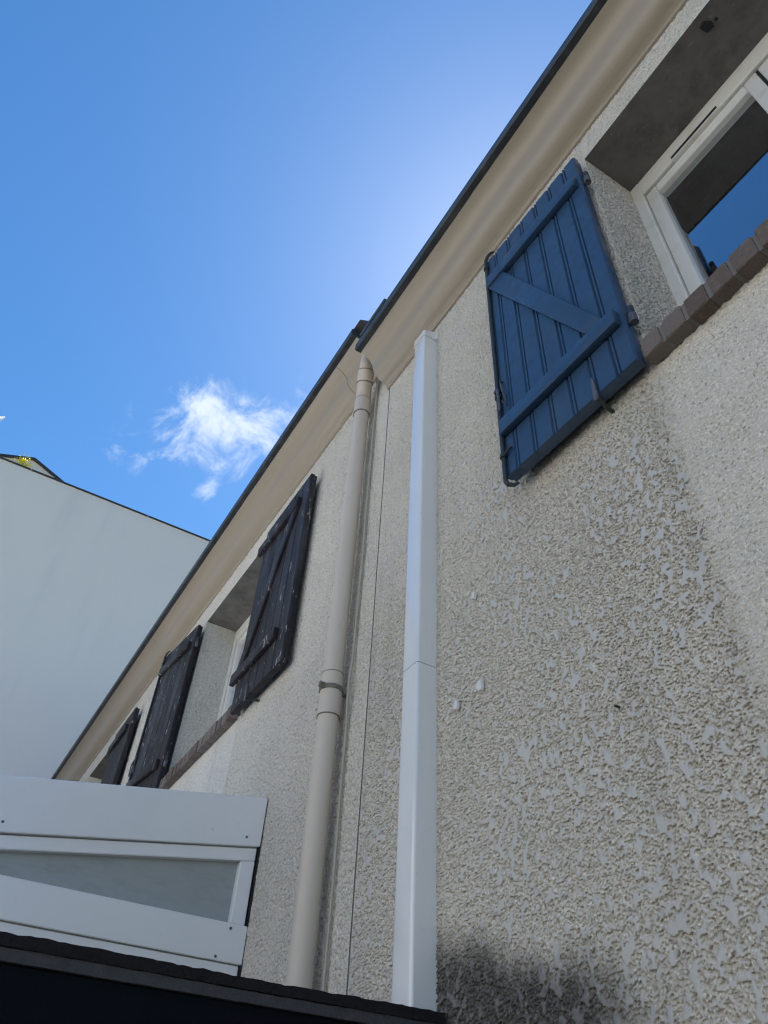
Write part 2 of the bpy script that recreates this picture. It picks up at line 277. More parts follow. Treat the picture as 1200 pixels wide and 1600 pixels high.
# ------------------------------------------------------------------ the two terraced houses
ZF = 0.225                                                            # the far house stands this much higher
SPLIT = -1.872
near = thing('house', (0, 0, GROUND), 'near beige stucco house with the clean blue shutter and brick sill', 'house', 'terraced houses')
far = thing('house', (-6, 0, GROUND), 'far beige stucco house with weathered black shutters', 'house', 'terraced houses')
WN = dict(x0=-0.584, x1=0.40, z0=1.516, z1=2.655)
WF = dict(x0=-4.235, x1=-3.12, z0=1.516+ZF, z1=2.63+ZF)
WT = dict(x0=-7.25, x1=-6.135, z0=1.516+ZF, z1=2.63+ZF)
def inside(U, V, W): return (U > W['x0']) & (U < W['x1']) & (V > W['z0']) & (V < W['z1'])
def box_dist(U, V, W): return np.maximum.reduce([W['x0']-U, U-W['x1'], W['z0']-V, V-W['z1']])
PANEL_N = -0.592
def h_near(x, z, U, V):
    low = samp(T_low, x, z)
    cap = 1.10 - 0.20*np.clip((1.9-V)/1.3, 0, 1) - 0.14*np.clip((U+1.45)/.5, 0, 1)*np.clip((2.0-V)/.6, 0, 1) + 0.36*low
    h, f = relief(x, z, np.maximum(cap, .45), 0.0031*(.72+.28*np.clip((1.75-V)/.9, 0, 1)))
    pn = np.clip((U-PANEL_N+.03)/.065 + .16*samp(T_blob, x, z), 0, 1)*np.clip((1.45-V)/.01, 0, 1)         # the finer, slightly set-back panel under the window
    h2, f2 = relief(x*1.4+3, z*1.4, np.full_like(x, 4.0), 0.0011); h = h*(1-pn) + (h2-0.002)*pn; f = f*(1-pn)
    e = edge_fade(np.abs(box_dist(U, V, WN)), .005)*edge_fade(U-SPLIT-.004, .006)
    return h*e, f*e
us = steps([(SPLIT+.004, -1.25, .0029), (-1.25, WN['x0'], .0019), (WN['x0'], -.05, .0036), (-.05, WN['x1'], .02), (WN['x1'], 6, .25)])
vs = steps([(GROUND, .14, .06), (.14, 1.2, .0020), (1.2, WN['z0'], .0024), (WN['z0'], WN['z1'], .0032), (WN['z1'], 2.80, .0032), (2.80, 2.9, .02)])
stucco_sheet('wall', 'stucco', near, us, vs, lambda U, V, h: np.stack([U+.25*h, -h, V-.65*h], -1), h_near, lambda U, V: ~inside(U, V, WN))
def h_far(x, z, U, V):
    cap = 1.25 + .25*samp(T_low, x, z); h, f = relief(x+2.1, z+1.3, cap, .0028)
    sm = np.zeros_like(h)
    for W in (WF, WT): sm = np.maximum(sm, ((U > W['x0']-.0) & (U < W['x1']-.03) & (V < W['z0']-.02)).astype(float))
    rep = np.clip(1-np.abs(U+1.92)/.07, 0, 1)*np.clip((V-2.3)/.5, 0, 1)      # smooth repair beside the joint
    h = h*(1-.93*sm)*(1-.8*rep) - .004*sm; f = f*(1-sm)
    e = edge_fade(SPLIT-.004-U, .006)
    for W in (WF, WT): e = e*edge_fade(np.abs(box_dist(U, V, W)), .006)
    return h*e, f*e
us = steps([(-10.5, WT['x0'], .05), (WT['x0'], WT['x1'], .02), (WT['x1'], WF['x0'], .011), (WF['x0'], WF['x1'], .012), (WF['x1'], -2.3, .0037), (-2.3, SPLIT-.004, .0032)])
vs = steps([(GROUND, .2, .1), (.2, 1.0, .0034), (1.0, WF['z0'], .0036), (WF['z0'], WF['z1'], .0038), (WF['z1'], 2.80+ZF, .0045), (2.80+ZF, 2.9+ZF, .02)])
stucco_sheet('wall', 'stucco_far', far, us, vs, lambda U, V, h: np.stack([U+.25*h, -h, V-.65*h], -1), h_far, lambda U, V: ~(inside(U, V, WF) | inside(U, V, WT)))
# the dark seam between the houses: both walls return into it
MB().box((SPLIT-.006, .0018, GROUND), (SPLIT+.006, .03, 2.9)).build('seam_filler', 'mortar', near)
REV = 0.212
def reveal(house, W, mat, step, jambs):
    for side in jambs:                                               # rough stucco jamb
        x = W['x0'] if side < 0 else W['x1']
        def hj(a, b, U, V):
            h, f = relief(a*1.35+4.4+x, b*1.35, np.full_like(a, 2.2), .0030); e = edge_fade(U, .005)*edge_fade(REV-U, .005)*edge_fade(V-W['z0'], .004)*edge_fade(W['z1']-V, .004); return h*e, f*e
        us = steps([(0, REV, step)]); vs = steps([(W['z0'], W['z1'], step)])
        o = stucco_sheet('window_jamb', mat, house, us, vs, lambda U, V, h: np.stack([x - side*h, U, V-.8*h], -1), hj)
        if side > 0: o.data.flip_normals()
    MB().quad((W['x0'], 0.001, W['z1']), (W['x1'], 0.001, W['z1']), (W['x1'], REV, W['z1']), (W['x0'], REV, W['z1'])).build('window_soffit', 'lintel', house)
    MB().quad((W['x0'], 0.001, W['z0']-.012), (W['x1'], 0.001, W['z0']-.012), (W['x1'], REV+.06, W['z0']-.012), (W['x0'], REV+.06, W['z0']-.012)).build('sill_bed', 'mortar', house)
reveal(near, WN, 'stucco', .0034, (-1, 1)); reveal(far, WF, 'stucco_far', .005, (-1, 1)); reveal(far, WT, 'stucco_far', .02, (-1, 1))
# unseen sides, so that the rooms are closed and dark
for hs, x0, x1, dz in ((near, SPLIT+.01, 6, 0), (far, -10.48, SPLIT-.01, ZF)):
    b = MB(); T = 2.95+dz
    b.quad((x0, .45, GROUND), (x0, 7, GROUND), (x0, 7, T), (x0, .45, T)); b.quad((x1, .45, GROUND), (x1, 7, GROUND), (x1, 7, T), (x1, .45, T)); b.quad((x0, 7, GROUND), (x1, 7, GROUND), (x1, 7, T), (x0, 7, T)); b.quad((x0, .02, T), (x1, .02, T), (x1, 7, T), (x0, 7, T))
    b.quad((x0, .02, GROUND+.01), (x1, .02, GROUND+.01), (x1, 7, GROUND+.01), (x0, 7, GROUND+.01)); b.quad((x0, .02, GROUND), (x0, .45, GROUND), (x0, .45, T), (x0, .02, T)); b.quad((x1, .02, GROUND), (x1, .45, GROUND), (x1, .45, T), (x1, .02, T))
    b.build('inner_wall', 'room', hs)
# ---- cornice with its ogee profile, dark drip edge, roof
prof = [(-.001, 2.797), (-.010, 2.797), (-.0112, 2.8205), (-.015, 2.8235), (-.030, 2.8285), (-.050, 2.8365), (-.068, 2.848), (-.081, 2.8635), (-.089, 2.882), (-.093, 2.901), (-.098, 2.919), (-.107, 2.935), (-.121, 2.949), (-.140, 2.9605), (-.163, 2.969)]
def cornice(house, x0, x1, dz, name='cornice'):
    n = max(1, int((x1-x0)/.06)); b = MB(); rows = []
    for i in range(n+1):
        x = x0+(x1-x0)*i/n; wob = .0014*math.sin(x*5.1)+.001*math.sin(x*13+1)+.0007*math.sin(x*37)
        rows.append([b.bm.verts.new((x, y-wob*(y < -.01), z+dz+wob*.7)) for y, z in prof] + [b.bm.verts.new((x, -.163, 2.975+dz)), b.bm.verts.new((x, .05, 2.975+dz)), b.bm.verts.new((x, .05, 2.797+dz))])
    k = len(rows[0])
    for a, c in zip(rows, rows[1:]):
        for j in range(k): b.bm.faces.new((a[j], a[(j+1) % k], c[(j+1) % k], c[j]))
    b.bm.faces.new(rows[0]); b.bm.faces.new(rows[-1][::-1])
    return b.build(name, 'cornice', house, True)
for x0, x1 in ((SPLIT-.008, 1.6), (1.603, 6)): cornice(near, x0, x1, 0)
for x0, x1 in ((-10.48, -5.2), (-5.197, -2.17), (-2.167, -1.955)): cornice(far, x0, x1, ZF)
def drip(house, x0, x1, dz):
    MB().prism([(x0, -.150, 2.9765+dz), (x0, -.190, 2.9735+dz), (x0, -.194, 2.979+dz), (x0, -.194, 3.020+dz), (x0, -.186, 3.026+dz), (x0, -.150, 3.028+dz)], (x1-x0, 0, 0)).build('drip_edge', 'edge', house)
drip(near, SPLIT-.014, 6, 0); drip(far, -10.48, -1.953, ZF)
MB().box((SPLIT+.03, -.199, 3.029), (-1.615, -.10, 3.052), .003).build('edge_flashing', 'edge', near)
def roof(house, x0, x1, dz):
    e = (-.185, 3.03+dz); tp = (3.6, 3.03+dz+3.785*.62); p = MB()
    p.prism([(x0, e[0], e[1]), (x0, tp[0], tp[1]), (x0, 7.2, 3.0+dz), (x0, 7.2, 2.95+dz), (x0, tp[0], tp[1]-.06), (x0, e[0]+.05, e[1]-.006)], (x1-x0, 0, 0)); r = p.build('roof', 'slate', house)
roof(near, SPLIT, 6, 0); roof(far, -10.48, SPLIT-.02, ZF)

# ---- windows: fixed frame, two sashes, panes
def window(house, W, name='window', vent=False):
    x0, x1, z0, z1 = W['x0'], W['x1'], W['z0'], W['z1']; yf = REV-.002; xm = (x0+x1)/2-.005; ft = .036; fh = .088
    p = MB()
    p.box((x0-.02, yf, z0-.01), (x0+ft, yf+.07, z1+.02), .003).box((x1-ft, yf, z0-.01), (x1+.02, yf+.07, z1+.02), .003)
    p.box((x0+ft, yf+.001, z1-fh), (x1-ft, yf+.07, z1+.02), .003).box((x0+ft, yf+.001, z0-.01), (x1-ft, yf+.07, z0+.035), .003)
    wn = p.build('window', 'frame', house)
    zt = z1-fh-.004; zb = z0+.038
    for a, c in ((x0+ft+.002, xm-.004), (xm+.004, x1-ft-.002)):
        s_ = MB(); st = .043; ys = yf+.012
        s_.box((a, ys, zb), (a+st, ys+.06, zt), .004, 2).box((c-st, ys, zb), (c, ys+.06, zt), .004, 2).box((a+st, ys+.0012, zt-st*1.1), (c-st, ys+.06, zt), .003).box((a+st, ys+.0012, zb), (c-st, ys+.06, zb+st*1.2), .003)
        s_.build('sash', 'frame', wn, True)
        MB().box((a+st-.004, ys+.022, zb+st), (c-st+.004, ys+.046, zt-st)).build('pane', 'glass', wn)
    MB().box((xm-.0038, yf+.014, zb), (xm+.0038, yf+.05, zt)).build('meeting_strip', 'black', wn)
    if vent:
        MB().box((x0+.165, yf-.004, z1-fh-.003), (x0+.360, yf+.02, z1-fh+.016), .002).build('trickle_vent', 'frame', wn)
        MB().box((x0+.170, yf-.0055, z1-fh-.001), (x0+.355, yf-.0035, z1-fh+.0125)).build('vent_slot', 'black', wn)
    return wn
wn_near = window(near, WN, vent=True); wn_far = window(far, WF); window(far, WT)
tag(wn_near, 'white plastic casement with blue sky mirrored in its pane'); 
# rusty hole in the near lintel
MB().prism([(-.112, .030, 2.6542), (-.094, .026, 2.6545), (-.080, .046, 2.6538), (-.086, .062, 2.6541), (-.108, .058, 2.6544)], (0, 0, -.004)).build('lintel_hole', 'black', near)
MB().prism([(-.074, .050, 2.6542), (-.066, .048, 2.6545), (-.064, .056, 2.6538), (-.072, .059, 2.6541)], (0, 0, -.004)).build('lintel_hole', 'black', near)
# ---- brick sills
def sill(house, W, dz, first, pitch=.0635):
    x0, x1 = W['x0']+.006, W['x1']-.006; zb, zt = 1.45+dz, 1.514+dz
    bed = MB().box((x0+.008, -.034, zb+.004), (x1-.008, REV, zt-.005)).build('sill', 'mortar', house)
    x = x0; i = 0
    while x < x1-.02:
        w_ = min(pitch*(1+random.uniform(-.04, .04)), x1-x); j = random.uniform(-.0022, .0022); jz = random.uniform(-.002, .002); jy = -.040+j
        b = MB().box((x, jy, zb+jz), (x+w_-.0105, -.001, zt+jz), .0032, 2)
        for v in b.bm.verts: v.co += Vector((random.uniform(-1, 1), random.uniform(-1, 1), random.uniform(-1, 1)))*.0011
        b.build('brick', 'brick', bed)
        MB().box((x+w_-.0105+.0003, -.0345, zb+.0025), (x+w_-.0003, -.001, zt-.003)).build('mortar_joint', 'mortar', bed)
        x += w_; i += 1
sill(near, WN, 0, 0); sill(far, WF, ZF, 0); sill(far, WT, ZF, 0)

# ------------------------------------------------------------------ shutters
def board_mesh(w_, z0, z1, t, bead, name):                            # a plank with a beaded long edge
    g = .0036; d = .0062
    P = [(0, 0), (0, t-d), (g, t-.0008), (g+.001, t), (w_-bead-.0028, t), (w_-bead, t-d), (w_-bead+.0028, t), (w_-g-.001, t), (w_-.0006, t-d), (w_-.0006, 0)] if bead else [(0, 0), (0, t-d), (g, t), (w_-g, t), (w_-.0006, t-d), (w_-.0006, 0)]
    b = bmesh.new(); A = [b.verts.new((u, v, z0)) for u, v in P]; B = [b.verts.new((u, v, z1)) for u, v in P]; n = len(P)
    b.faces.new(A); b.faces.new(B[::-1])
    for i in range(n): b.faces.new((A[i], B[i], B[(i+1) % n], A[(i+1) % n]))
    bmesh.ops.recalc_face_normals(b, faces=b.faces); me = bpy.data.meshes.new(name); b.to_mesh(me); b.free(); return me
def shutter(house, hinge, sgn, w_, z0, z1, angle, mat, label, nb, bead, brace, joints=None, old=False):
    """hinge: (x, y) of the wall-side hinge corner; sgn: -1 opens to the left, +1 to the right; angle: how far off the wall"""
    hx, hy = hinge; T = .034; t = .020
    d = Vector((sgn*math.cos(angle), -math.sin(angle), 0)); n = Vector((-math.sin(angle)*sgn, -math.cos(angle), 0))
    # local frame: u along d, v along n (outwards), z up.  For sgn<0 the frame is left-handed, so meshes are built mapped
    def mp(u, v, z): return Vector((hx, hy, 0)) + d*u + n*v + Vector((0, 0, z))
    def mapped(b, org):
        for v in b.bm.verts: v.co = mp(*v.co)
        return b
    core = mapped(MB().box((.003, 0, z0+.003), (w_-.003, T-t, z1-.003)), None).build('shutter', mat, house); tag(core, label)
    loc = world_loc(core)
    js = joints or [w_*i/nb for i in range(nb+1)]
    for a, c in zip(js, js[1:]):
        dz0 = random.uniform(-.002, .002) if old else 0
        me = board_mesh(c-a, z0+dz0, z1+(random.uniform(-.002, .002) if old else 0), t, bead, 'board')
        for v in me.vertices: v.co = mp(v.co.x+a, v.co.y+T-t, v.co.z) - loc
        if sgn < 0: me.flip_normals()
        me.materials.append(M[mat]); link('board', me, core, loc)
    def bar(u0, u1, za, zb_, th, name='batten', ext=0, bev=.004):
        mapped(MB().box((u0, T-.0005, za), (u1, T+th, zb_), bev, 2), None).build(name, mat, core, True)
    zt0, zt1, zb0, zb1 = brace['top'][0], brace['top'][1], brace['bot'][0], brace['bot'][1]
    bar(brace['u'][0], brace['u'][1], zt0, zt1, .023); bar(brace['u'][0], brace['u'][1], zb0, zb1, .023)
    if 'diag' in brace:                                               # the slanting brace
        (ua, ub), (uc, ud) = brace['diag']
        b = MB().prism([(ua, T-.0005, zt0-.001), (ub, T-.0005, zt0-.001), (ud, T-.0005, zb1+.001), (uc, T-.0005, zb1+.001)], (0, .0165, 0), .003, 2)
        mapped(b, None).build('brace', mat, core, True)
    for zc in brace['hinge']:                                         # hinge knuckles on the wall side
        mapped(MB().tube([(-.014, T*.55, zc-.034), (-.014, T*.55, zc-.002)], .0105, 12), None).build('hinge', 'hinge', core, True)
        mapped(MB().tube([(-.014, T*.55, zc+.001), (-.014, T*.55, zc+.030)], .009, 12), None).build('hinge', 'iron', core, True)
        mapped(MB().box((-.012, T*.40, zc-.030), (.03, T*.70, zc-.006)), None).build('hinge_leaf', 'iron', core)
    if brace.get('rod'):                                              # locking rod with hooks on the free edge
        u = w_-.004; v = T+.006
        mapped(MB().tube([(u, v, z0-.022), (u, v, z1-.022)], .0068, 10), None).build('locking_rod', 'iron', core, True)
        mapped(MB().tube([(u, v, z1-.028), (u-.002, v+.002, z1-.004), (u-.012, v+.001, z1+.018), (u-.024, v-.006, z1+.034), (u-.034, v-.014, z1+.037)], [.0075, .007, .006, .0055, .004], 8), None).build('rod_hook', 'iron', core, True)
        mapped(MB().tube([(u, v, z0-.020), (u-.003, v-.004, z0-.032), (u-.014, v-.016, z0-.036), (u-.024, v-.024, z0-.030)], [.0075, .007, .006, .004], 8), None).build('rod_hook', 'iron', core, True)
        for zc in (z0+.075, z0+.335, z0+.36, z1-.055):
            mapped(MB().tube([(u, v, zc-.006), (u, v, zc+.006)], .0105, 10), None).build('rod_guide', 'iron', core, True)
        mapped(MB().tube([(u-.008, v+.003, z0+.075), (u-.030, v+.004, z0+.082), (u-.034, v, z0+.086)], .005, 8), None).build('rod_guide_arm', 'iron', core, True)
        # handle with its keeper
        hz = z0+.345
        mapped(MB().tube([(u-.006, v+.004, hz), (u-.016, v+.016, hz-.004), (u-.020, v+.019, hz-.030), (u-.021, v+.018, hz-.085), (u-.016, v+.016, hz-.098)], [.005, .005, .0042, .005, .003], 8), None).build('handle', 'hinge', core, True)
        mapped(MB().tube([(u-.016, T, hz+.055), (u-.018, T+.010, hz+.045), (u-.026, T+.012, hz-.01), (u-.034, T+.010, hz-.055), (u-.030, T+.006, hz-.075), (u-.020, T+.01, hz-.05)], .0028, 8), None).build('handle_keeper', 'hinge', core, True)
    if brace.get('stop'):                                             # wall catch holding the leaf open
        us_ = brace['stop']
        mapped(MB().tube([(us_+.014, -.055, z0-.008), (us_+.010, -.01, z0-.012), (us_, T+.006, z0-.014)], .0055, 8), None).build('wall_catch', 'iron', core, True)
        mapped(MB().prism([(us_-.008, T+.004, z0-.026), (us_+.008, T+.004, z0-.024), (us_+.0035, T+.004, z0+.058), (us_-.0035, T+.004, z0+.058)], (0, .005, 0), .0012), None).build('wall_catch', 'hinge', core)
    return core
w_n = .462
jn = [0, .060, .131, .203, .276, .348, .418, w_n]
shutter(near, (-.587, -.024), -1, w_n, 1.447, 2.600, R(1.6), 'blue', 'clean dark blue boarded shutter with a slanting brace, folded back on the wall', 7, .0125,
        dict(u=(.012, w_n-.014), top=(2.385, 2.448), bot=(1.597, 1.655), diag=((w_n-.094, w_n-.014), (.046, .102)), hinge=(2.425, 1.625), rod=True, stop=.125), jn)
fb = dict(top=(2.425+ZF-.03, 2.478+ZF-.03), bot=(1.60+ZF, 1.655+ZF))
w_f = .555
shutter(far, (-3.105, -.024), 1, w_f, 1.437+ZF, 2.565+ZF, R(.3), 'old', 'weathered black shutter with flaking paint, overlapping the window opening', 6, 0,
        dict(u=(-.035, w_f-.085), top=(2.40+ZF, 2.458+ZF), bot=(1.590+ZF, 1.648+ZF), diag=((w_f-.17, w_f-.09), (.005, .08)), hinge=(2.43+ZF, 1.62+ZF), stop=.20), old=True)
shutter(far, (-4.205, -.024), -1, w_f-.03, 1.437+ZF, 2.565+ZF, R(5.2), 'old', 'weathered black shutter leaning off the wall beyond the far window', 6, 0,
        dict(u=(.05, w_f-.045), top=(2.40+ZF, 2.458+ZF), bot=(1.590+ZF, 1.648+ZF), hinge=(2.43+ZF, 1.62+ZF), rod=True), old=True)
shutter(far, (-6.11, -.024), 1, w_f, 1.437+ZF, 2.565+ZF, R(.5), 'old', 'farthest black shutter, half hidden behind the white veranda', 6, 0,
        dict(u=(-.02, w_f-.085), top=(2.40+ZF, 2.458+ZF), bot=(1.590+ZF, 1.648+ZF), hinge=(2.43+ZF, 1.62+ZF)), old=True)

# ------------------------------------------------------------------ white cable trunking
tk = thing('cable_trunking', (-1.52, 0, GROUND), 'tall white plastic cable trunking running up the stucco wall to the cornice', 'trunking')
TX0, TX1, TD = -1.561, -1.4815, .064
def cover(z0, z1, gap=.0):
    r = .009; pts = [(TX1, .003), (TX1, -TD+r)] + [(TX1-r+r*math.cos(a), -TD+r-r*math.sin(a)) for a in (R(22), R(45), R(68))] + [(TX1-r, -TD), (TX0+r, -TD)] + [(TX0+r-r*math.sin(a), -TD+r-r*math.cos(a)) for a in (R(22), R(45), R(68))] + [(TX0, -TD+r), (TX0, .003)]
    return MB().prism([(x-gap*(1 if x < -1.52 else -1), y-gap*(y < -.01), z0) for x, y in pts], (0, 0, z1-z0))
cover(GROUND, 1.1065).build('cover', 'trunk', tk, True); cover(1.1085, 2.690).build('cover', 'trunk', tk, True)
MB().box((TX0+.003, -TD+.003, 1.1066), (TX1-.003, 0, 1.1084)).build('joint_shade', 'black', tk)  # black slip in the open cover joint, its shade put in as colour
cover(2.6915, 2.728, .0022).build('end_cap', 'trunk', tk, True)
cpts = [(x, y) for x, y in ((TX1+.002, .004), (TX1+.002, -.020), (TX1-.006, -.045), (TX1-.018, -.058), (TX0+.014, -.060), (TX0, -.05), (TX0-.002, .004))]
MB().prism([(x, y, 2.7285) for x, y in cpts], (0, 0, .022), .004, 2).build('end_cap', 'trunk', tk, True)
MB().box((TX1-.002, -.010, 2.70), (TX1+.014, .002, 2.770), .004, 2).build('sealant', 'trunk', tk, True)
# ------------------------------------------------------------------ downpipe
dp = thing('downpipe', (-2.03, -.056, GROUND), 'beige plastic downpipe with clamp and top elbow beside the house joint', 'downpipe')
PX, PY, PR = -2.031, -.056, .0352
def ring(z0, z1, r, name, mat='pipe'): return MB().tube([(PX, PY, z0), (PX, PY, z1)], r, 32).build(name, mat, dp, True)
ring(GROUND, 1.205, PR, 'pipe'); ring(1.18, 1.335, PR+.0028, 'pipe_socket'); ring(1.336, 2.76, PR-.0005, 'pipe'); ring(2.735, 2.835, PR+.003, 'pipe_socket')
def arc(pts, n=8):
    out = []; P = [Vector(p) for p in pts]; P = [P[0]*2-P[1]] + P + [P[-1]*2-P[-2]]
    for i in range(1, len(P)-2):
        for k in range(n):
            t_ = k/n; a, b, c, d = P[i-1:i+3]; out.append(.5*((2*b)+(c-a)*t_+(2*a-5*b+4*c-d)*t_*t_+(3*b-a-3*c+d)*t_**3))
    return out+[P[-2]]
MB().tube(arc([(PX, PY, 2.80), (PX+.004, PY-.002, 2.86), (PX+.030, PY-.014, 2.915), (PX+.048, PY-.022, 2.95)]), PR+.001, 28).build('elbow', 'pipe', dp, True)
MB().tube([(PX+.036, PY-.017, 2.927), (PX+.064, PY-.029, 2.978)], PR+.0042, 28).build('elbow_socket', 'pipe', dp, True)
MB().tube(arc([(PX+.058, PY-.027, 2.965), (PX+.082, PY-.036, 3.015), (PX+.092, PY-.038, 3.06), (PX+.092, PY-.038, 3.14)]), PR, 28).build('elbow', 'pipe', dp, True)
for z in (1.179, 1.336, 2.733, 2.836): ring(z-.0018, z+.0012, PR+.0036, 'joint_seal', 'clamp')
for a, c in (((PX+.0345, PY-.0163, 2.924), (PX+.036, PY-.017, 2.927)), ((PX+.064, PY-.029, 2.978), (PX+.0655, PY-.0297, 2.981))): MB().tube([a, c], PR+.0046, 28).build('joint_seal', 'clamp', dp, True)
ring(1.268, 1.284, PR+.0062, 'clamp', 'clamp'); MB().box((PX+.012, PY-PR-.020, 1.267), (PX+.024, PY-PR+.004, 1.287), .002).build('clamp_lug', 'clamp', dp); MB().tube([(PX+.006, PY-PR-.013, 1.277), (PX+.031, PY-PR-.013, 1.277)], .0048, 8).build('clamp_screw', 'clamp', dp, True)
MB().tube([(PX, PY+.02, 1.276), (PX, .02, 1.276)], .006, 8).build('clamp_bolt', 'clamp', dp, True)
cb = []
for i in range(60):
    z = GROUND+.02+(2.86-GROUND)*i/59; cb.append((PX+.052+.0025*math.sin(z*4.3)+.0015*math.sin(z*11)+(.010*math.exp(-((z-1.27)/.05)**2)), -.0115-.012*math.exp(-((z-1.27)/.07)**2), z))
cb += [(PX+.060, -.018, 2.92), (PX+.074, -.030, 2.97), (PX+.084, -.04, 3.03)]
cab = MB().tube(cb, .0042, 8).build('wall_cable', 'cable', None, True, org=(PX+.05, -.011, GROUND)); tag(cab, 'thin beige cable running up the wall tight against the downpipe', 'cable')
# ------------------------------------------------------------------ filler dabs
for (x, z, r), lab in zip(((-1.289, 1.232, .0095), (-1.280, .954, .0125), (-1.380, .947, .0105)), ('small white filler dab on the wall, uppermost of three', 'largest white filler dab right of the trunking joint', 'white filler dab nearest the trunking')):
    b = MB(); n = 14; rr = [r*(1+random.uniform(-.22, .22)) for _ in range(n)]
    A = [b.bm.verts.new((x+rr[k]*.85*math.cos(2*math.pi*k/n), -.006, z+rr[k]*1.35*math.sin(2*math.pi*k/n))) for k in range(n)]; B = [b.bm.verts.new((x+rr[k]*.78*math.cos(2*math.pi*k/n), -.0135, z+rr[k]*1.25*math.sin(2*math.pi*k/n))) for k in range(n)]
    b.bm.faces.new(B); b.bm.faces.new(A[::-1])
    for k in range(n): b.bm.faces.new((A[k], A[(k+1) % n], B[(k+1) % n], B[k]))
    tag(b.build('filler_dab', 'filler', None, True, org=(x, -.004, z)), lab, 'filler dab', 'white filler dabs on the stucco')
b = MB().tube([(-.872, .004, .716), (-.869, -.014, .713), (-.862, -.024, .706)], [.0028, .0027, .0018], 8).build('wall_nail', 'iron', None, True, org=(-.87, 0, .713)); tag(b, 'tiny dark nail stub in the middle of the stucco wall', 'nail')

# ------------------------------------------------------------------ veranda
VX = -2.60
vr = thing('veranda', (-3.9, -1.2, GROUND), 'white aluminium veranda with frosted gable glazing built against the wall', 'veranda')
def vplate(pts, th, name, mat, x=VX, bev=.0025): return MB().prism([(x, y, z) for y, z in pts], (-th, 0, 0), bev).build(name, mat, vr)
sl = .172                                                             # roof pitch
def top(y, z): return z + sl*y
Yo = -2.6
vplate([(-.004, 1.110), (Yo, top(Yo, 1.110)), (Yo, top(Yo, .9365)), (-.006, .9355)], .05, 'fascia', 'alu', VX+.012)
vplate([(-.012, .9315), (Yo, top(Yo, .9315)), (Yo, top(Yo, .890)), (-.012, .8890)], .06, 'top_rail', 'alu')
vplate([(-.012, .8878), (-.064, top(-.064, .8890)), (-.064, .6828), (-.012, .6828)], .06, 'post', 'alu')
vplate([(-.056, .885), (-1.26, top(-1.26, .892)), (-1.26, .676), (-.056, .676)], .012, 'glazing', 'frost', VX-.026, 0)
vplate([(-.004, .6810), (Yo, .6810), (Yo, .5685), (-.004, .5685)], .05, 'panel', 'alu', VX+.010)
vplate([(-.010, .5660), (Yo, .5660), (Yo, .5225), (-.010, .5225)], .06, 'bottom_rail', 'alu')
vplate([(-.012, .5212), (-.055, .5212), (-.055, GROUND), (-.012, GROUND)], .06, 'post', 'alu')
vplate([(-1.25, .5212), (-1.31, .5212), (-1.31, GROUND), (-1.25, GROUND)], .06, 'post', 'alu'); vplate([(Yo+.06, .5212), (Yo, .5212), (Yo, GROUND), (Yo+.06, GROUND)], .06, 'post', 'alu')
vplate([(-.05, .53), (-1.26, .53), (-1.26, GROUND+.1), (-.05, GROUND+.1)], .012, 'glazing', 'frost', VX-.026, 0); vplate([(-1.30, .53), (Yo+.05, .53), (Yo+.05, GROUND+.1), (-1.30, GROUND+.1)], .012, 'glazing', 'frost', VX-.026, 0)
vplate([(-.050, .5225), (-.066, .5222), (-1.25, .5222), (-1.25, .512), (-.05, .512)], .05, 'glazing_bead', 'black', VX-.006, 0)
MB().prism([(VX-.045, 0, 1.098), (VX-.045, Yo, top(Yo, 1.098)), (VX-.045, Yo, top(Yo, 1.07)), (VX-.045, 0, 1.07)], (-2.6, 0, 0)).build('roof_panel', 'alu', vr)
MB().box((VX-2.64, Yo+.005, GROUND), (VX-.07, Yo+.055, .48)).build('front_wall', 'frost', vr); MB().box((VX-2.645, Yo+.06, GROUND), (VX-2.60, -.01, .62)).build('end_wall', 'frost', vr)
MB().box((VX-.055, -.0075, .50), (VX+.006, -.0005, 1.112)).build('seal', 'black', vr)
for y, z in ((-.062, .956), (-.845, .822), (-.063, .665), (-.098, .579), (-.80, .579)):
    MB().tube([(VX+.0095, y, z), (VX+.0135, y, z)], .0042, 10).build('screw', 'hinge', vr, True)
# ------------------------------------------------------------------ dark gate in front
GX = -1.445
gt = thing('garden_gate', (GX, -1.3, GROUND), 'black panelled gate with a worn capping strip, close to the camera', 'gate')
def ragged(y0, y1, za, zb_, x0, x1, amp, name, mat, n=260):
    b = MB(); rows = []
    for i in range(n+1):
        y = y0+(y1-y0)*i/n; k = amp*(.5*math.sin(i*.61)+.4*math.sin(i*1.73+1)+random.uniform(-.6, .6)+.9*math.sin(i*.097+.6)); k2 = amp*.7*random.uniform(-1, 1)
        rows.append([b.bm.verts.new(p) for p in ((x1+k2*.4, y, za+k2*.5), (x1+k*.3, y, zb_+k), (x0, y, zb_+k*.8), (x0, y, za))])
    for a, c in zip(rows, rows[1:]):
        for j in range(4): b.bm.faces.new((a[j], a[(j+1) % 4], c[(j+1) % 4], c[j]))
    b.bm.faces.new(rows[0]); b.bm.faces.new(rows[-1][::-1]); return b.build(name, mat, gt)
ragged(-.012, -2.4, .281, .299, GX-.05, GX+.010, .0011, 'capping', 'gatecap')
ragged(-.012, -2.4, .262, .280, GX-.045, GX+.006, .0006, 'edge_strip', 'gatestrip')
y = -.012; k = 0
while y > -2.4:
    MB().box((GX-.028, y-2.388, GROUND+.06), (GX-.004, y, .2615), .002).build('panel', 'gate', gt); y -= 2.4
MB().box((GX-.06, -2.4, .12), (GX-.029, -.012, .20), .003).build('rail', 'gate', gt); MB().box((GX-.06, -2.4, -1.2), (GX-.029, -.012, -1.12), .003).build('rail', 'gate', gt)

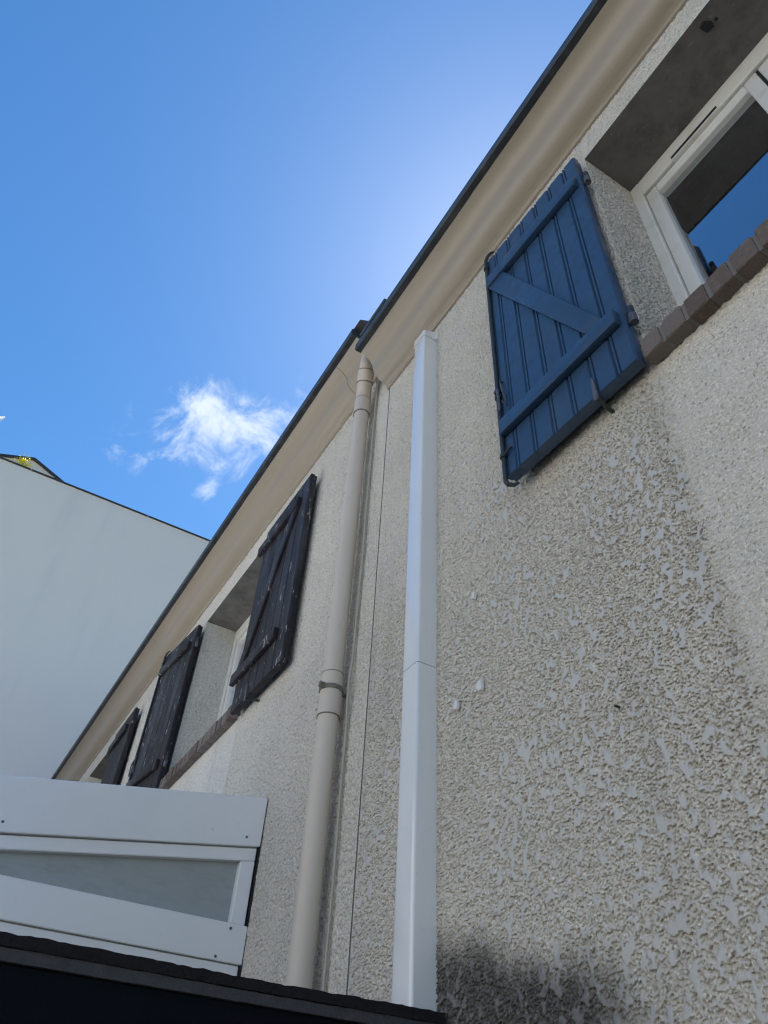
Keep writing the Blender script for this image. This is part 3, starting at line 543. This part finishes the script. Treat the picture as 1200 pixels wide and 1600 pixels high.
# ------------------------------------------------------------------ neighbours at the end
GBX = -10.5; gz = 9.94*10.5/12
gb = thing('gable_building', (GBX-4, -4, GROUND), 'tall plain grey rendered building closing the view at the far end', 'building')
MB().box((GBX-8, -14, GROUND), (GBX, 10, gz)).build('wall', 'gable', gb)
for i in range(12): MB().box((GBX-8.05, -14+2*i+.004, gz+.002), (GBX+.03, -12+2*i-.004, gz+.02), .003).build('coping', 'edge', gb)
BX = -21.0; sc = BX/-12.0
def far_pt(y, z): return (BX, -1+(y+1)*sc, z*sc)
bb = thing('neighbour_building', (BX-3, -6, GROUND), 'grey building with a hipped dark edge peeking over the plain gable', 'building')
PK, PL, PRR = Vector((BX, -3.07, 17.84)), Vector((BX, -9.5, 15.2)), Vector((BX, -1.30, 17.07))
MB().prism([PK, PRR, (BX, -1.30, GROUND), (BX, -9.5, GROUND), PL], (-7, 0, 0)).build('wall', 'gable', bb)
def strip(p, q, th):
    MB().prism([p, q, q+Vector((0, 0, th)), p+Vector((0, 0, th))], (-7.1, 0, 0)).build('roof_edge', 'edge', bb)
o1 = Vector((.1, 0, .003)); strip(PK+o1, PL+o1, .06); strip(PK+o1+Vector((0, .0, .002)), PRR+o1+Vector((0, .06, -.03)), .06)
# stonecrop growing on its ledge
base = Vector((BX+.12, -3.30, 17.27)); yp = thing('wall_plant', base, 'small yellow plant growing high on the neighbour wall', 'plant')
MB().tube([base+Vector((-.1, 0, 0)), base+Vector((.02, 0, .1)), base+Vector((.05, .02, .3))], .02, 6).build('stem', 'iron', yp)
b = MB()
for i in range(220):
    c = base+Vector((random.uniform(0, .25), random.gauss(0, .10), random.gauss(.12, .10))); a = Vector((random.gauss(0, 1), random.gauss(0, 1), random.gauss(.5, 1))).normalized(); e = a.cross(Vector((random.gauss(0, 1), random.gauss(0, 1), random.gauss(0, 1)))).normalized(); l_ = random.uniform(.05, .10)
    b.quad(c, c+a*l_*.5+e*l_*.25, c+a*l_, c+a*l_*.5-e*l_*.25)
tag(b.build('foliage', 'yellow', yp), kind='stuff')

# ------------------------------------------------------------------ unseen house added behind the camera, bounces sunlight onto the shaded wall
OY = -7.5
oh = thing('house', (0, OY-4, GROUND), 'unseen pale house added behind the camera to bounce light', 'house')
for a, c in ((-14, -6.6), (-5.4, -.6), (.6, 5.4), (6.6, 14)): MB().box((a, OY-.3, GROUND), (c, OY, 4.6)).build('wall', 'opp', oh)
for a, c in ((-6.6, -5.4), (-.6, .6), (5.4, 6.6)):
    MB().box((a, OY-.3, GROUND), (c, OY, -.6)).build('wall', 'opp', oh); MB().box((a, OY-.3, .8), (c, OY, 1.9)).build('wall', 'opp', oh); MB().box((a, OY-.3, 3.3), (c, OY, 4.6)).build('wall', 'opp', oh)
    for z in (-.6, 1.9):
        wo = MB().box((a, OY-.25, z), (c, OY-.2, z+1.4)).build('window', 'frame', oh); MB().box((a+.08, OY-.199, z+.08), (c-.08, OY-.19, z+1.32)).build('pane', 'black', wo)
MB().prism([(-14.2, OY+.3, 4.55), (-14.2, OY-4, 6.6), (-14.2, OY-8.3, 4.55)], (28.4, 0, 0)).build('roof', 'slate', oh)

# satellite dish on a mast at the far left, only its rim reaches into view
DY, DZ = -4.90, 19.52
sd_o = thing('satellite_dish', (BX-1, DY, DZ-2), 'white satellite dish rim at the far left above the grey building', 'satellite dish')
b = MB(); ax = Vector((.62, -.55, .42)).normalized(); e1 = ax.cross(Vector((0, 0, 1))).normalized(); e2 = ax.cross(e1); rings = []; cen = Vector((BX-1, DY, DZ))
for k in range(7):
    r = .48*k/6; dep = .35*r*r/.48; rings.append([b.bm.verts.new(cen+ax*dep+e1*r*math.cos(a*math.pi/12)+e2*r*math.sin(a*math.pi/12)) for a in range(24)])
for p, q in zip(rings[1:], rings[2:]):
    for k in range(24): b.bm.faces.new((p[k], p[(k+1) % 24], q[(k+1) % 24], q[k]))
b.bm.faces.new(rings[1])
for v in rings[0]: b.bm.verts.remove(v)
bmesh.ops.solidify(b.bm, geom=b.bm.faces[:], thickness=.02)
b.build('dish', 'pvc', sd_o, True)
MB().tube([cen-ax*.05, cen-ax*.2, cen-ax*.2+Vector((0, 0, -2.2))], .03, 8).build('mast', 'hinge', sd_o, True)
MB().tube([cen-e2*.4+ax*.2, cen+ax*.5], .012, 6).build('feed_arm', 'hinge', sd_o, True); MB().tube([cen+ax*.46, cen+ax*.58], .035, 10).build('receiver', 'pvc', sd_o, True)
